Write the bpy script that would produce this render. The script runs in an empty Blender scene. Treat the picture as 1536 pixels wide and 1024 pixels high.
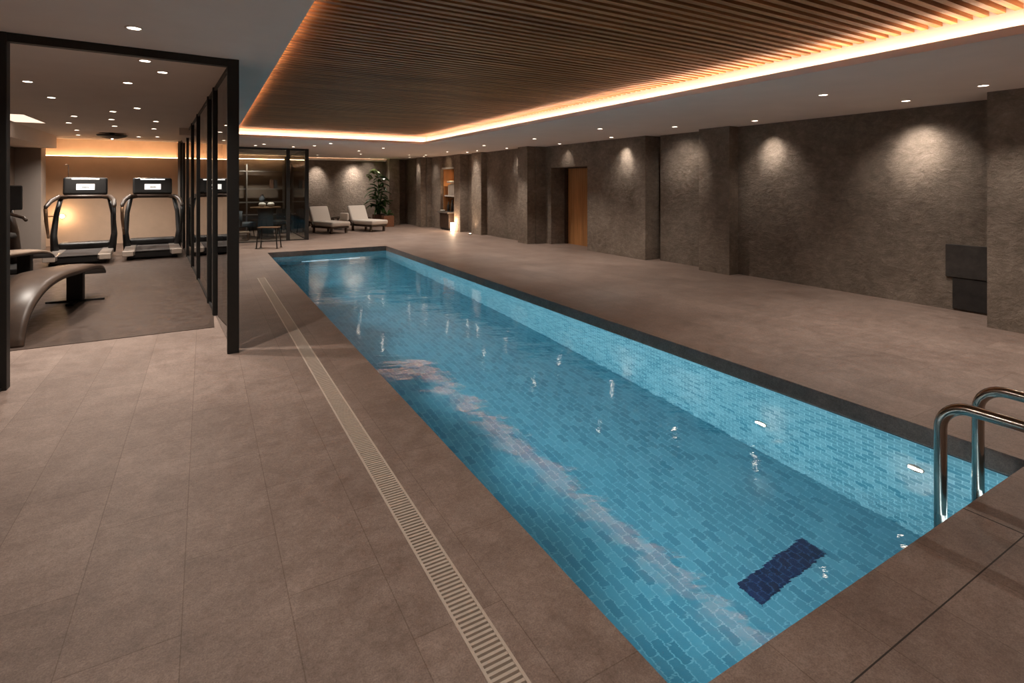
import bpy, bmesh, math, random
from mathutils import Vector, Matrix
random.seed(7)
PI = math.pi
scene = bpy.context.scene
COL = scene.collection
R = math.radians

# ------------------------------------------------------------------ materials
def new_mat(name):
    m = bpy.data.materials.new(name); m.use_nodes = True
    nt = m.node_tree
    return m, nt, nt.nodes['Principled BSDF']

def N(nt, kind, **kw):
    n = nt.nodes.new(kind)
    for k, v in kw.items():
        if k in n.inputs.keys(): n.inputs[k].default_value = v
        else: setattr(n, k, v)
    return n

def ramp(nt, fac, stops):
    r = nt.nodes.new('ShaderNodeValToRGB')
    e = r.color_ramp.elements
    while len(e) < len(stops): e.new(0.5)
    for i, (p, c) in enumerate(stops):
        e[i].position = p; e[i].color = (*c, 1)
    nt.links.new(fac, r.inputs[0])
    return r.outputs[0]

def mixc(nt, fac, a, b, mode='MIX'):
    m = nt.nodes.new('ShaderNodeMix'); m.data_type = 'RGBA'; m.blend_type = mode
    for s, v in ((0, fac), (6, a), (7, b)):
        if hasattr(v, 'links'): nt.links.new(v, m.inputs[s])
        else: m.inputs[s].default_value = v if s == 0 else (*v, 1)
    return m.outputs[2]

def bump(nt, bsdf, h, strength=.3, dist=.01, prev=None):
    b = nt.nodes.new('ShaderNodeBump'); b.inputs['Strength'].default_value = strength
    b.inputs['Distance'].default_value = dist
    nt.links.new(h, b.inputs['Height'])
    if prev is not None: nt.links.new(prev, b.inputs['Normal'])
    if bsdf is not None: nt.links.new(b.outputs[0], bsdf.inputs['Normal'])
    return b.outputs[0]

def pos(nt):
    return nt.nodes.new('ShaderNodeNewGeometry').outputs['Position']

def mapped(nt, src, scale=(1, 1, 1), loc=(0, 0, 0)):
    m = nt.nodes.new('ShaderNodeMapping'); m.inputs['Scale'].default_value = scale
    m.inputs['Location'].default_value = loc
    nt.links.new(src, m.inputs['Vector']); return m.outputs[0]

def noise(nt, vec, scale, detail=4, rough=.6):
    n = nt.nodes.new('ShaderNodeTexNoise')
    n.inputs['Scale'].default_value = scale; n.inputs['Detail'].default_value = detail
    n.inputs['Roughness'].default_value = rough
    nt.links.new(vec, n.inputs['Vector']); return n.outputs['Fac']

def simple(name, col, rough=.5, metal=0, var=.12, scale=25, bmp=.0, coat=0):
    m, nt, b = new_mat(name)
    tc = nt.nodes.new('ShaderNodeTexCoord').outputs['Object']
    f = noise(nt, tc, scale)
    lo = tuple(c * (1 - var) for c in col); hi = tuple(min(1, c * (1 + var)) for c in col)
    nt.links.new(ramp(nt, f, [(.3, lo), (.7, hi)]), b.inputs['Base Color'])
    b.inputs['Roughness'].default_value = rough; b.inputs['Metallic'].default_value = metal
    if coat: b.inputs['Coat Weight'].default_value = coat
    if bmp: bump(nt, b, noise(nt, tc, scale * 3), bmp, .004)
    return m

def emis(name, col, strength):
    m, nt, b = new_mat(name)
    b.inputs['Base Color'].default_value = (*col, 1)
    b.inputs['Emission Color'].default_value = (*col, 1)
    b.inputs['Emission Strength'].default_value = strength
    return m

def m_deck(name, tint=(1, 1, 1), gloss=.42, joints=True):
    m, nt, b = new_mat(name); L = nt.links
    p = pos(nt)
    big = noise(nt, p, 1.3, 5, .6); mid = noise(nt, p, 9, 6, .65); fine = noise(nt, p, 160, 3, .7)
    c = [(0.23, 0.160, 0.129), (0.36, 0.265, 0.220), (0.51, 0.39, 0.33)]
    c = [tuple(a * t for a, t in zip(k, tint)) for k in c]
    base = ramp(nt, big, [(.28, c[0]), (.5, c[1]), (.74, c[2])])
    base = mixc(nt, .5, base, ramp(nt, mid, [(.3, c[0]), (.7, c[2])]))
    spk = noise(nt, p, 45, 6, .8)
    base = mixc(nt, .5, base, ramp(nt, fine, [(.36, (.42, .4, .4)), (.62, (1, 1, 1))]), 'MULTIPLY')
    base = mixc(nt, .5, base, ramp(nt, spk, [(.36, (.55, .52, .50)), (.58, (1.05, 1.05, 1.05))]), 'MULTIPLY')
    h = fine
    if joints:
        sx = nt.nodes.new('ShaderNodeSeparateXYZ'); L.new(p, sx.inputs[0])
        cx = nt.nodes.new('ShaderNodeCombineXYZ'); L.new(sx.outputs[1], cx.inputs[0]); L.new(sx.outputs[0], cx.inputs[1])
        v = mapped(nt, cx.outputs[0], (1, 1, 1), (.35, .07, 0))
        br = N(nt, 'ShaderNodeTexBrick', offset=.5, **{'Scale': 1.0, 'Mortar Size': .0022, 'Mortar Smooth': .3,
               'Brick Width': .86, 'Row Height': .355})
        br.inputs['Color1'].default_value = (.80, .80, .80, 1); br.inputs['Color2'].default_value = (1.0, 1.0, 1.0, 1)
        br.inputs['Mortar'].default_value = (.50, .46, .43, 1)
        L.new(v, br.inputs['Vector'])
        base = mixc(nt, .72, base, br.outputs['Color'], 'MULTIPLY')
    L.new(base, b.inputs['Base Color'])
    rr = ramp(nt, mid, [(.3, (gloss,) * 3), (.7, (gloss + .2,) * 3)]); L.new(rr, b.inputs['Roughness'])
    b.inputs['Specular IOR Level'].default_value = .35
    n1 = bump(nt, None, fine, .25, .004)
    bump(nt, b, mid, .12, .01, n1)
    return m

def m_wall(name, k=1.0):
    m, nt, b = new_mat(name); L = nt.links
    p = pos(nt)
    wv = nt.nodes.new('ShaderNodeVectorMath'); wv.operation = 'ADD'
    nz = nt.nodes.new('ShaderNodeTexNoise'); nz.inputs['Scale'].default_value = 2.2; nz.inputs['Detail'].default_value = 3
    L.new(p, nz.inputs['Vector']); L.new(p, wv.inputs[0]); sc = nt.nodes.new('ShaderNodeVectorMath'); sc.operation = 'SCALE'; sc.inputs[3].default_value = .22; L.new(nz.outputs['Color'], sc.inputs[0]); L.new(sc.outputs[0], wv.inputs[1])
    q = wv.outputs[0]
    big = noise(nt, q, 1.6, 6, .7); mid = noise(nt, mapped(nt, q, (1, 1, 1.6)), 8, 8, .75); fine = noise(nt, p, 60, 4, .7)
    vor = N(nt, 'ShaderNodeTexVoronoi', feature='DISTANCE_TO_EDGE', **{'Scale': 9.0}); L.new(q, vor.inputs['Vector'])
    a = tuple(x * k for x in (.128, .093, .068)); c = tuple(x * k for x in (.235, .183, .142)); d = tuple(x * k for x in (.385, .31, .25))
    base = ramp(nt, big, [(.3, a), (.5, c), (.72, d)])
    base = mixc(nt, .55, base, ramp(nt, mid, [(.33, a), (.52, c), (.68, d)]))
    base = mixc(nt, .35, base, ramp(nt, fine, [(.35, (.55,) * 3), (.65, (1,) * 3)]), 'MULTIPLY')
    L.new(base, b.inputs['Base Color']); b.inputs['Roughness'].default_value = .8
    n1 = bump(nt, None, mid, .9, .05)
    n2 = bump(nt, None, vor.outputs['Distance'], .10, .012, n1)
    bump(nt, b, fine, .5, .006, n2)
    return m

def m_tiles(name, axis, w, h, dark=False, blue=None):
    m, nt, b = new_mat(name); L = nt.links
    p = pos(nt)
    sx = nt.nodes.new('ShaderNodeSeparateXYZ'); L.new(p, sx.inputs[0])
    cx = nt.nodes.new('ShaderNodeCombineXYZ')
    L.new(sx.outputs[axis[0]], cx.inputs[0]); L.new(sx.outputs[axis[1]], cx.inputs[1])
    br = N(nt, 'ShaderNodeTexBrick', offset=.5, **{'Scale': 1.0, 'Mortar Size': .0040, 'Mortar Smooth': .2, 'Bias': 0.0,
           'Brick Width': w, 'Row Height': h})
    L.new(cx.outputs[0], br.inputs['Vector'])
    if dark:
        c1, c2, mo = (.001, .008, .045), (.002, .018, .085), (.02, .07, .16)
    else:
        c1, c2, mo = blue or ((.065, .265, .355), (.13, .39, .485), (.21, .48, .56))
    br.inputs['Color1'].default_value = (*c1, 1); br.inputs['Color2'].default_value = (*c2, 1)
    br.inputs['Mortar'].default_value = (*mo, 1)
    base = mixc(nt, .5, br.outputs['Color'], ramp(nt, noise(nt, p, 5, 3), [(.3, (.72, .8, .84)), (.7, (1.0, 1.0, 1.0))]), 'MULTIPLY')
    L.new(base, b.inputs['Base Color']); b.inputs['Roughness'].default_value = .3
    bump(nt, b, br.outputs['Fac'], -.3, .003)
    return m

def m_wood(name, a, c, rough=.5, along='X', scale=1.0):
    m, nt, b = new_mat(name); L = nt.links
    p = pos(nt)
    st = {'X': (1.2, 30, 30), 'Y': (30, 1.2, 30), 'Z': (30, 30, 1.2)}[along]
    f = noise(nt, mapped(nt, p, tuple(s * scale for s in st)), 1.0, 6, .65)
    g = noise(nt, mapped(nt, p, tuple(.25 * s for s in st)), 1.0, 3, .5)
    base = ramp(nt, f, [(.3, a), (.7, c)])
    base = mixc(nt, .6, base, ramp(nt, g, [(.35, (.5, .48, .46)), (.65, (1, 1, 1))]), 'MULTIPLY')
    L.new(base, b.inputs['Base Color']); b.inputs['Roughness'].default_value = rough
    bump(nt, b, f, .15, .003)
    return m

def m_glass(name, tint=(.92, .96, .95), rough=0.0):
    m, nt, b = new_mat(name); L = nt.links
    nt.nodes.remove(b)
    out = nt.nodes['Material Output']
    tr = nt.nodes.new('ShaderNodeBsdfTransparent'); tr.inputs[0].default_value = (*tint, 1)
    gl = nt.nodes.new('ShaderNodeBsdfGlossy'); gl.inputs['Roughness'].default_value = rough; gl.inputs['Color'].default_value = (1, 1, 1, 1)
    fr = nt.nodes.new('ShaderNodeFresnel'); fr.inputs[0].default_value = 1.5
    mx = nt.nodes.new('ShaderNodeMixShader')
    L.new(fr.outputs[0], mx.inputs[0]); L.new(tr.outputs[0], mx.inputs[1]); L.new(gl.outputs[0], mx.inputs[2])
    L.new(mx.outputs[0], out.inputs[0])
    return m

def m_water():
    m, nt, b = new_mat('pool_water'); L = nt.links
    nt.nodes.remove(b)
    out = nt.nodes['Material Output']
    g = nt.nodes.new('ShaderNodeBsdfRefraction'); g.inputs['IOR'].default_value = 1.333
    g.inputs['Roughness'].default_value = 0.0; g.inputs['Color'].default_value = (.93, .99, 1, 1)
    gl = nt.nodes.new('ShaderNodeBsdfGlossy'); gl.inputs['Roughness'].default_value = .02; gl.inputs['Color'].default_value = (1, 1, 1, 1)
    fr = nt.nodes.new('ShaderNodeFresnel'); fr.inputs['IOR'].default_value = 1.62
    mx = nt.nodes.new('ShaderNodeMixShader')
    p = pos(nt)
    rt = nt.nodes.new('ShaderNodeMapping'); rt.inputs['Rotation'].default_value = (0, 0, R(27)); L.new(p, rt.inputs['Vector'])
    n1 = noise(nt, mapped(nt, rt.outputs[0], (.7, 1.2, 1)), 2.6, 2, .5)
    n2 = noise(nt, mapped(nt, rt.outputs[0], (.45, 1.5, 1)), 13, 3, .6)
    nn = bump(nt, None, n1, .5, .010)
    b2 = bump(nt, None, n2, .5, .0013, nn)
    for q in (g, gl, fr): L.new(b2, q.inputs['Normal'])
    L.new(fr.outputs[0], mx.inputs[0]); L.new(g.outputs[0], mx.inputs[1]); L.new(gl.outputs[0], mx.inputs[2])
    L.new(mx.outputs[0], out.inputs[0])
    return m

M = {}
M['deck'] = m_deck('warm_stone_tiles')
M['gymfloor'] = m_deck('gym_floor_stone', (.27, .25, .24), .3, joints=False)
M['wall'] = m_wall('rough_dark_plaster')
M['pier'] = m_wall('smooth_pier_plaster', 1.12)
M['ceil'] = simple('ceiling_plaster', (.84, .75, .68), .85, var=.03, scale=2)
M['cove'] = simple('cove_plaster', (.56, .55, .54), .8, var=.03, scale=2)
M['slat'] = m_wood('slat_wood', (.26, .102, .037), (.64, .30, .115), .5, 'X')
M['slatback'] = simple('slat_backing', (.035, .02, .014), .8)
M['ptile_floor'] = m_tiles('pool_floor_mosaic', (1, 0), .130, .062)
M['ptile_wall'] = m_tiles('pool_wall_mosaic', (1, 2), .085, .052, blue=((.09, .32, .40), (.29, .56, .62), (.42, .70, .75)))
M['ptile_end'] = m_tiles('pool_end_mosaic', (0, 2), .085, .052, blue=((.09, .32, .40), (.29, .56, .62), (.42, .70, .75)))
M['ptile_dark'] = m_tiles('navy_mosaic', (1, 0), .078, .052, dark=True)
M['coping'] = m_deck('coping_dark_stone', (.80, .78, .78), .45, joints=False)
M['waterline'] = simple('shadow_gap_dark', (.012, .03, .04), .3)
M['water'] = m_water()
M['black'] = simple('black_steel', (.010, .009, .008), .5, .0)
M['blackmat'] = simple('black_plastic', (.014, .013, .013), .45)
M['rubber'] = simple('rubber', (.03, .022, .02), .8)
M['glass'] = m_glass('partition_glass', (.80, .85, .85))
M['glass2'] = m_glass('lounge_glass', (.76, .79, .77))
M['steel'] = simple('brushed_steel', (.42, .36, .31), .22, 1, var=.05)
M['grate'] = simple('grate_enamel', (.60, .50, .42), .4, .0, var=.06)
M['trough'] = simple('drain_trough', (.05, .038, .032), .8)
M['cream'] = simple('cream_fabric', (.66, .60, .54), .9, var=.06, scale=60, bmp=.2)
M['white'] = simple('white_towel', (.80, .75, .68), .9, var=.05, scale=90, bmp=.3)
M['darkwood'] = m_wood('dark_wood', (.035, .018, .011), (.075, .042, .026), .45, 'X')
M['doorwood'] = m_wood('door_oak', (.42, .185, .065), (.62, .30, .115), .45, 'Z')
M['leather'] = simple('brown_leather', (.072, .046, .033), .4, var=.15, scale=8, bmp=.1)
M['paleleather'] = simple('pale_leather', (.46, .34, .26), .45, var=.12, scale=8, bmp=.1)
M['beige'] = simple('beige_gym_wall', (.56, .41, .30), .7, var=.06, scale=3)
M['bronze'] = simple('bronze_metal', (.28, .165, .095), .35, .6)
M['greymetal'] = simple('grey_metal', (.35, .31, .28), .35, .7)
M['brownwall'] = simple('brown_side_wall', (.13, .092, .068), .7, var=.1, scale=3)
M['greypier'] = simple('grey_gym_pier', (.30, .255, .225), .75, var=.04, scale=3)
M['charcoal'] = simple('charcoal_fabric', (.040, .035, .032), .85, var=.1, scale=60)
M['bluegrey'] = simple('blue_grey_fabric', (.11, .125, .145), .8, var=.1, scale=60)
M['terra'] = simple('brown_planter', (.10, .045, .025), .6)
M['terra2'] = simple('orange_planter', (.22, .085, .038), .6)
M['soil'] = simple('potting_soil', (.03, .02, .014), .95)
M['leaf'] = simple('glossy_leaf', (.035, .095, .022), .4, var=.35, scale=9)
M['leaf2'] = simple('bright_leaf', (.16, .26, .05), .45, var=.3, scale=9)
M['led'] = emis('led_strip', (1.0, .70, .49), 21)
M['ledsoft'] = emis('led_strip_soft', (1.0, .62, .34), 14)
M['leddim'] = emis('led_strip_dim', (1.0, .72, .50), 3.5)
M['lens'] = emis('downlight_lens', (1.0, .84, .68), 6)
M['lamp'] = emis('lantern_glow', (1.0, .74, .50), 9)
M['uwlens'] = emis('underwater_lens', (1.0, .93, .80), 9)
M['uwbar'] = emis('pale_glow_bar', (.55, .85, 1.0), .45)
M['panel'] = simple('patch_dark', (.040, .033, .029), .85, var=.4, scale=6, bmp=.4)
M['panel2'] = simple('patch_darker', (.024, .019, .017), .85, var=.4, scale=6, bmp=.4)
M['screen'] = emis('treadmill_display', (.75, .70, .65), .8)
M['screenstrip'] = emis('treadmill_light_bar', (.95, .88, .80), 1.1)
M['panel_glow'] = emis('light_panel_glow', (1.0, .76, .60), .55)

# ------------------------------------------------------------------ mesh helpers
class MB:
    def __init__(s): s.bm = bmesh.new()
    def _add(s, verts, faces):
        vs = [s.bm.verts.new(v) for v in verts]
        for f in faces:
            try: s.bm.faces.new([vs[i] for i in f])
            except ValueError: pass
        return s
    def box(s, x0, y0, z0, x1, y1, z1, rot=None, c=None):
        v = [Vector((x, y, z)) for z in (z0, z1) for y in (y0, y1) for x in (x0, x1)]
        if rot is not None:
            c = Vector(c) if c is not None else sum(v, Vector()) / 8
            v = [c + rot @ (p - c) for p in v]
        return s._add(v, [(0, 2, 3, 1), (4, 5, 7, 6), (0, 1, 5, 4), (2, 6, 7, 3), (1, 3, 7, 5), (0, 4, 6, 2)])
    def quad(s, *p): return s._add([Vector(q) for q in p], [tuple(range(len(p)))])
    def tube(s, pts, r, seg=12, cap=True, flat=1.0):
        pts = [Vector(p) for p in pts]; n = len(pts)
        rs = r if isinstance(r, (list, tuple)) else [r] * n
        rings = []; prev = None
        for i, p in enumerate(pts):
            t = (pts[min(i + 1, n - 1)] - pts[max(i - 1, 0)]).normalized()
            if prev is None:
                a = Vector((0, 0, 1)) if abs(t.z) < .9 else Vector((1, 0, 0))
                u = t.cross(a).normalized()
            else:
                u = (prev - t * prev.dot(t)).normalized()
            w = t.cross(u); prev = u
            rings.append([s.bm.verts.new(p + (u * math.cos(2 * PI * k / seg) + w * flat * math.sin(2 * PI * k / seg)) * rs[i]) for k in range(seg)])
        for a, b in zip(rings, rings[1:]):
            for k in range(seg): s.bm.faces.new((a[k], a[(k + 1) % seg], b[(k + 1) % seg], b[k]))
        if cap:
            s.bm.faces.new(rings[0][::-1]); s.bm.faces.new(rings[-1])
        return s
    def lathe(s, prof, c=(0, 0, 0), seg=24):
        c = Vector(c); rings = []
        for r, z in prof:
            if r < 1e-5: rings.append([s.bm.verts.new(c + Vector((0, 0, z)))])
            else: rings.append([s.bm.verts.new(c + Vector((r * math.cos(2 * PI * k / seg), r * math.sin(2 * PI * k / seg), z))) for k in range(seg)])
        for a, b in zip(rings, rings[1:]):
            for k in range(seg):
                j = (k + 1) % seg
                if len(a) == 1 and len(b) == 1: continue
                if len(a) == 1: s.bm.faces.new((a[0], b[k], b[j]))
                elif len(b) == 1: s.bm.faces.new((a[k], a[j], b[0]))
                else: s.bm.faces.new((a[k], a[j], b[j], b[k]))
        return s
    def sheet(s, rows, thick):
        """rows: list of rows of points (grid); makes a closed slab of given thickness along -normal."""
        n, m = len(rows), len(rows[0])
        P = [[Vector(p) for p in r] for r in rows]
        def nrm(i, j):
            a = P[min(i + 1, n - 1)][j] - P[max(i - 1, 0)][j]; b = P[i][min(j + 1, m - 1)] - P[i][max(j - 1, 0)]
            return a.cross(b).normalized()
        top = [[s.bm.verts.new(P[i][j]) for j in range(m)] for i in range(n)]
        bot = [[s.bm.verts.new(P[i][j] - nrm(i, j) * thick) for j in range(m)] for i in range(n)]
        for i in range(n - 1):
            for j in range(m - 1):
                s.bm.faces.new((top[i][j], top[i + 1][j], top[i + 1][j + 1], top[i][j + 1]))
                s.bm.faces.new((bot[i][j], bot[i][j + 1], bot[i + 1][j + 1], bot[i + 1][j]))
        for j in range(m - 1):
            s.bm.faces.new((top[0][j], top[0][j + 1], bot[0][j + 1], bot[0][j]))
            s.bm.faces.new((top[-1][j], bot[-1][j], bot[-1][j + 1], top[-1][j + 1]))
        for i in range(n - 1):
            s.bm.faces.new((top[i][0], bot[i][0], bot[i + 1][0], top[i + 1][0]))
            s.bm.faces.new((top[i][-1], top[i + 1][-1], bot[i + 1][-1], bot[i][-1]))
        return s
    def build(s, name, mat, parent=None, bevel=0, smooth=False, seg=2, subdiv=0, loc=None, fixn=True):
        if fixn: bmesh.ops.recalc_face_normals(s.bm, faces=s.bm.faces)
        me = bpy.data.meshes.new(name); s.bm.to_mesh(me); s.bm.free()
        me.materials.append(mat)
        o = bpy.data.objects.new(name, me); COL.objects.link(o)
        if parent is not None: o.parent = parent
        if loc is not None: o.location = loc
        if smooth:
            for p in me.polygons: p.use_smooth = True
        if bevel:
            md = o.modifiers.new('bevel', 'BEVEL'); md.width = bevel; md.segments = seg; md.limit_method = 'ANGLE'
            md.harden_normals = False
        if subdiv:
            md = o.modifiers.new('sub', 'SUBSURF'); md.levels = subdiv; md.render_levels = subdiv
        return o

def tag(o, label=None, cat=None, group=None, kind=None):
    if label: o['label'] = label
    if cat: o['category'] = cat
    if group: o['group'] = group
    if kind: o['kind'] = kind
    return o

def empty(name, loc=(0, 0, 0), rz=0, label=None, cat=None, group=None):
    o = bpy.data.objects.new(name, None); COL.objects.link(o)
    o.empty_display_size = .1
    o.location = loc; o.rotation_euler = (0, 0, rz)
    return tag(o, label, cat, group)

def struct(name, mb, mat, parent=None, **kw):
    o = mb.build(name, mat, parent, **kw)
    if parent is None: o['kind'] = 'structure'
    return o

def copy_tree(o, parent=None):
    c = o.copy(); COL.objects.link(c); c.parent = parent
    for ch in o.children: copy_tree(ch, c)
    return c

def arc(cx, cy, r, a0, a1, n):
    return [(cx + r * math.cos(a0 + (a1 - a0) * i / n), cy + r * math.sin(a0 + (a1 - a0) * i / n)) for i in range(n + 1)]

def spot(name, loc, target, energy, size, blend=.8, col=(1, .90, .80), radius=.04):
    l = bpy.data.lights.new(name, 'SPOT'); l.energy = energy; l.spot_size = R(size); l.spot_blend = blend
    l.color = col; l.shadow_soft_size = radius
    o = bpy.data.objects.new(name, l); COL.objects.link(o); o.location = loc
    o.rotation_euler = (Vector(target) - Vector(loc)).to_track_quat('-Z', 'Y').to_euler()
    return o

def area(name, loc, direction, sx, sy, energy, col):
    l = bpy.data.lights.new(name, 'AREA'); l.shape = 'RECTANGLE'; l.size = sx; l.size_y = sy
    l.energy = energy; l.color = col
    o = bpy.data.objects.new(name, l); COL.objects.link(o); o.location = loc
    o.rotation_euler = Vector(direction).to_track_quat('-Z', 'Y').to_euler()
    return o

# ------------------------------------------------------------------ dimensions
PX0, PX1, PY0, PY1 = 1.29, 4.13, 1.17, 13.75     # pool opening
WZ, PZ = -.12, -1.45                             # water level, pool floor
CZ, LZ = 2.64, 2.79                              # pool-side ceiling, gym-side ceiling
CX0, CX1, CY1 = .62, 4.88, 13.0                  # lips of the slatted recess
DX0, DX1 = .79, .91                              # drain channel
YB = -3.2                                        # wall behind

# ------------------------------------------------------------------ floor
f = MB()
f.box(-4.2, YB, -.03, DX0, 22, 0); f.box(DX1, YB, -.03, PX0, 22, 0)
f.box(DX0, 10.1, -.03, DX1, 22, 0)
f.box(PX0, YB, -.03, PX1, PY0, 0); f.box(PX0, PY1, -.03, PX1, 22, 0); f.box(PX1, YB, -.03, 9.2, 22, 0)
floor = struct('floor', f, M['deck'])
struct('trough', MB().box(DX0, YB, -.09, DX1, 10.1, -.06), M['trough'], floor)
# near-edge coping joint, and the handrail shadow drawn as a dark line
struct('joint_and_rail_shadow', MB().box(PX0 - .1, .936, .0, 9, .941, .0006).box(3.250, YB, .0, 3.257, PY0, .0006), M['trough'])
struct('floor.001', MB().box(-3.88, 6.85, .0, .10, 17.95, .006), M['gymfloor'])

# ------------------------------------------------------------------ pool basin
b = MB()
b.box(PX0 - .1, PY0 - .1, PZ - .1, PX1 + .1, PY1 + .1, PZ)
pool = struct('pool_basin', b, M['ptile_floor'])
struct('side_wall', MB().box(PX0 - .1, PY0, PZ, PX0, PY1, -.15).box(PX1, PY0, PZ, PX1 + .1, PY1, -.15), M['ptile_wall'], pool)
struct('end_wall', MB().box(PX0 - .1, PY0 - .1, PZ, PX1 + .1, PY0, -.15).box(PX0 - .1, PY1, PZ, PX1 + .1, PY1 + .1, -.15), M['ptile_end'], pool)
cb = MB()
cb.box(PX0 - .1, PY0 - .1, -.128, PX0, PY1 + .1, -.03).box(PX1, PY0 - .1, -.128, PX1 + .1, PY1 + .1, -.03)
cb.box(PX0, PY0 - .1, -.128, PX1, PY0, -.03).box(PX0, PY1, -.128, PX1, PY1 + .1, -.03)
# dark facing of the deck slab above the waterline
cb.box(PX1 - .002, PY0, -.03, PX1 - .0005, PY1, -.004).box(PX0, PY1 - .002, -.03, PX1, PY1 - .0005, -.004)
struct('coping_face', cb, M['coping'], pool)
wl = MB()
wl.box(PX0 - .1, PY0 - .1, -.15, PX0, PY1 + .1, -.128).box(PX1, PY0 - .1, -.15, PX1 + .1, PY1 + .1, -.128)
wl.box(PX0, PY0 - .1, -.15, PX1, PY0, -.128).box(PX0, PY1, -.15, PX1, PY1 + .1, -.128)
yy = PY0 + .02
struct('shadow_gap_band', wl, M['waterline'], pool)  # near-black strip standing for the shadow gap under the coping
struct('water', MB().quad((PX0, PY0, WZ), (PX1, PY0, WZ), (PX1, PY1, WZ), (PX0, PY1, WZ)), M['water'], fixn=False)
dm = MB().box(2.82, 1.97, PZ, 3.49, 2.135, PZ + .006).build('drain_cover', M['ptile_dark'])
tag(dm, 'dark navy rectangular tiled drain cover on the pale blue pool floor', 'drain cover')

# underwater lights
UW = [(PX1, 2.89, -.94, 1, 'small glowing underwater light in the right pool wall, the deeper one'),
      (PX1, 1.74, -.56, 1, 'small glowing underwater light in the right pool wall beside the handrail'),]
for x, y, z, s_, lab in UW:
    e = empty('pool_light', (x, y, z), 0, lab, 'pool light', 'underwater lights in the right pool wall')
    MB().tube([(-.0, 0, 0), (-.012, 0, 0)], .05, 20).build('bezel', M['steel'], e)
    MB().box(-.02, -.042, -.017, -.008, .042, .017).build('lens', M['uwlens'], e, bevel=.004)
BL = (.74, .92, 1.0)
for y in (2.2, 3.7, 5.2, 6.7, 8.2, 9.7, 11.2, 12.7):
    spot('unseen_underwater_lamp', (PX0 + .04, y, -.42), (PX1, y, -.78), 42, 112, .8, BL, .09)
    area('unseen_underwater_lamp', (PX0 + .03, y, -.36), (1, 0, .1), 1.3, .12, 2.5, BL)  # weak area lamp added to fill the floor between the spots
area('unseen_underwater_lamp', (3.2, PY0 + .03, -.45), (0, 1, 0), 1.4, .12, 2.5, BL)  # unseen lamp added to brighten the mid floor and right wall
e = empty('pool_light', (2.75, PY1, -1.08), 0, 'long pale glowing bar low in the far end wall of the pool', 'pool light')  # emissive bar put where the far wall shows a soft pale band
MB().box(-.72, -.02, -.07, .72, 0, .07).build('housing', M['steel'], e, bevel=.005)
MB().box(-.70, -.026, -.05, .70, -.02, .05).build('lens', M['uwbar'], e)

# ------------------------------------------------------------------ drain grate
g = empty('drain_grate', (DX0, 0, 0), 0, 'long narrow cream slotted drain grate set in the deck beside the pool', 'drain grate')
MB().box(0, YB, -.06, .011, 10.1, .003).box(DX1 - DX0 - .011, YB, -.06, DX1 - DX0, 10.1, .003).box(.011, 10.085, -.06, DX1 - DX0 - .011, 10.1, .003).build('frame', M['grate'], g)
sl = MB(); y = -1.5
while y < 10.07:
    sl.box(.011, y, -.020, DX1 - DX0 - .011, y + .0115, .001); y += .0225
o = sl.build('slats', M['grate'], g)

# ------------------------------------------------------------------ ceiling
c = MB()
TOP = 3.3
BX0, BX1, BY1 = CX0 - .14, CX1 + .14, CY1 + .14       # back walls of the cove
c.box(-4.2, YB, LZ, BX0, BY1, TOP)                    # gym side soffit
c.box(-4.2, BY1, LZ, -.45, 17.75, TOP)                # over the gym
c.box(-.45, BY1, CZ, 9.2, 22, TOP)                    # far soffit
c.box(BX1, YB, CZ, 9.2, BY1, TOP)                     # right soffit
ceiling = struct('ceiling', c, M['ceil'])
lg = MB()
lg.box(BX0, YB, LZ, CX0, CY1, LZ + .012).box(CX0 - .012, YB, LZ + .012, CX0, CY1, LZ + .03)
lg.box(CX1, YB, CZ, BX1, BY1, CZ + .02).box(CX1, YB, CZ + .02, CX1 + .014, CY1, CZ + .062)
lg.box(BX0, CY1, CZ, CX1, BY1, CZ + .02).box(BX0, CY1, CZ + .02, CX1 + .014, CY1 + .014, CZ + .062)
struct('cove_lip', lg, M['ceil'], ceiling)
cw = MB()
cw.box(BX1 - .003, YB, CZ + .02, BX1, BY1, 2.95).box(BX0, BY1 - .003, CZ + .02, BX1, BY1, 2.95).box(BX0, YB, LZ + .012, BX0 + .003, BY1, 2.95)
struct('cove_wall', cw, M['cove'], ceiling)
struct('slat_backing', MB().box(BX0, YB, 2.95, BX1, BY1, 3.0), M['slatback'], ceiling)
s_ = MB(); y = -1.6; k = 0
while y < BY1 - .03:
    s_.box(BX0 + .004, y, 2.842, BX1 - .004, y + .047, 2.905); y += .0955
struct('slats', s_, M['slat'], ceiling)
# LED strips lying on the cove ledge
led = MB()
led.box(BX1 - .075, YB + .05, CZ + .021, BX1 - .055, BY1 - .07, CZ + .034)
led.box(BX0 + .02, BY1 - .075, CZ + .021, BX1 - .08, BY1 - .055, CZ + .034)
led.box(BX0 + .05, YB + .05, LZ + .013, BX0 + .075, CY1, LZ + .024)
tag(led.build('led_strip', M['led']), 'warm glowing light strip hidden in the cove around the slatted ceiling', 'light strip')

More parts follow.
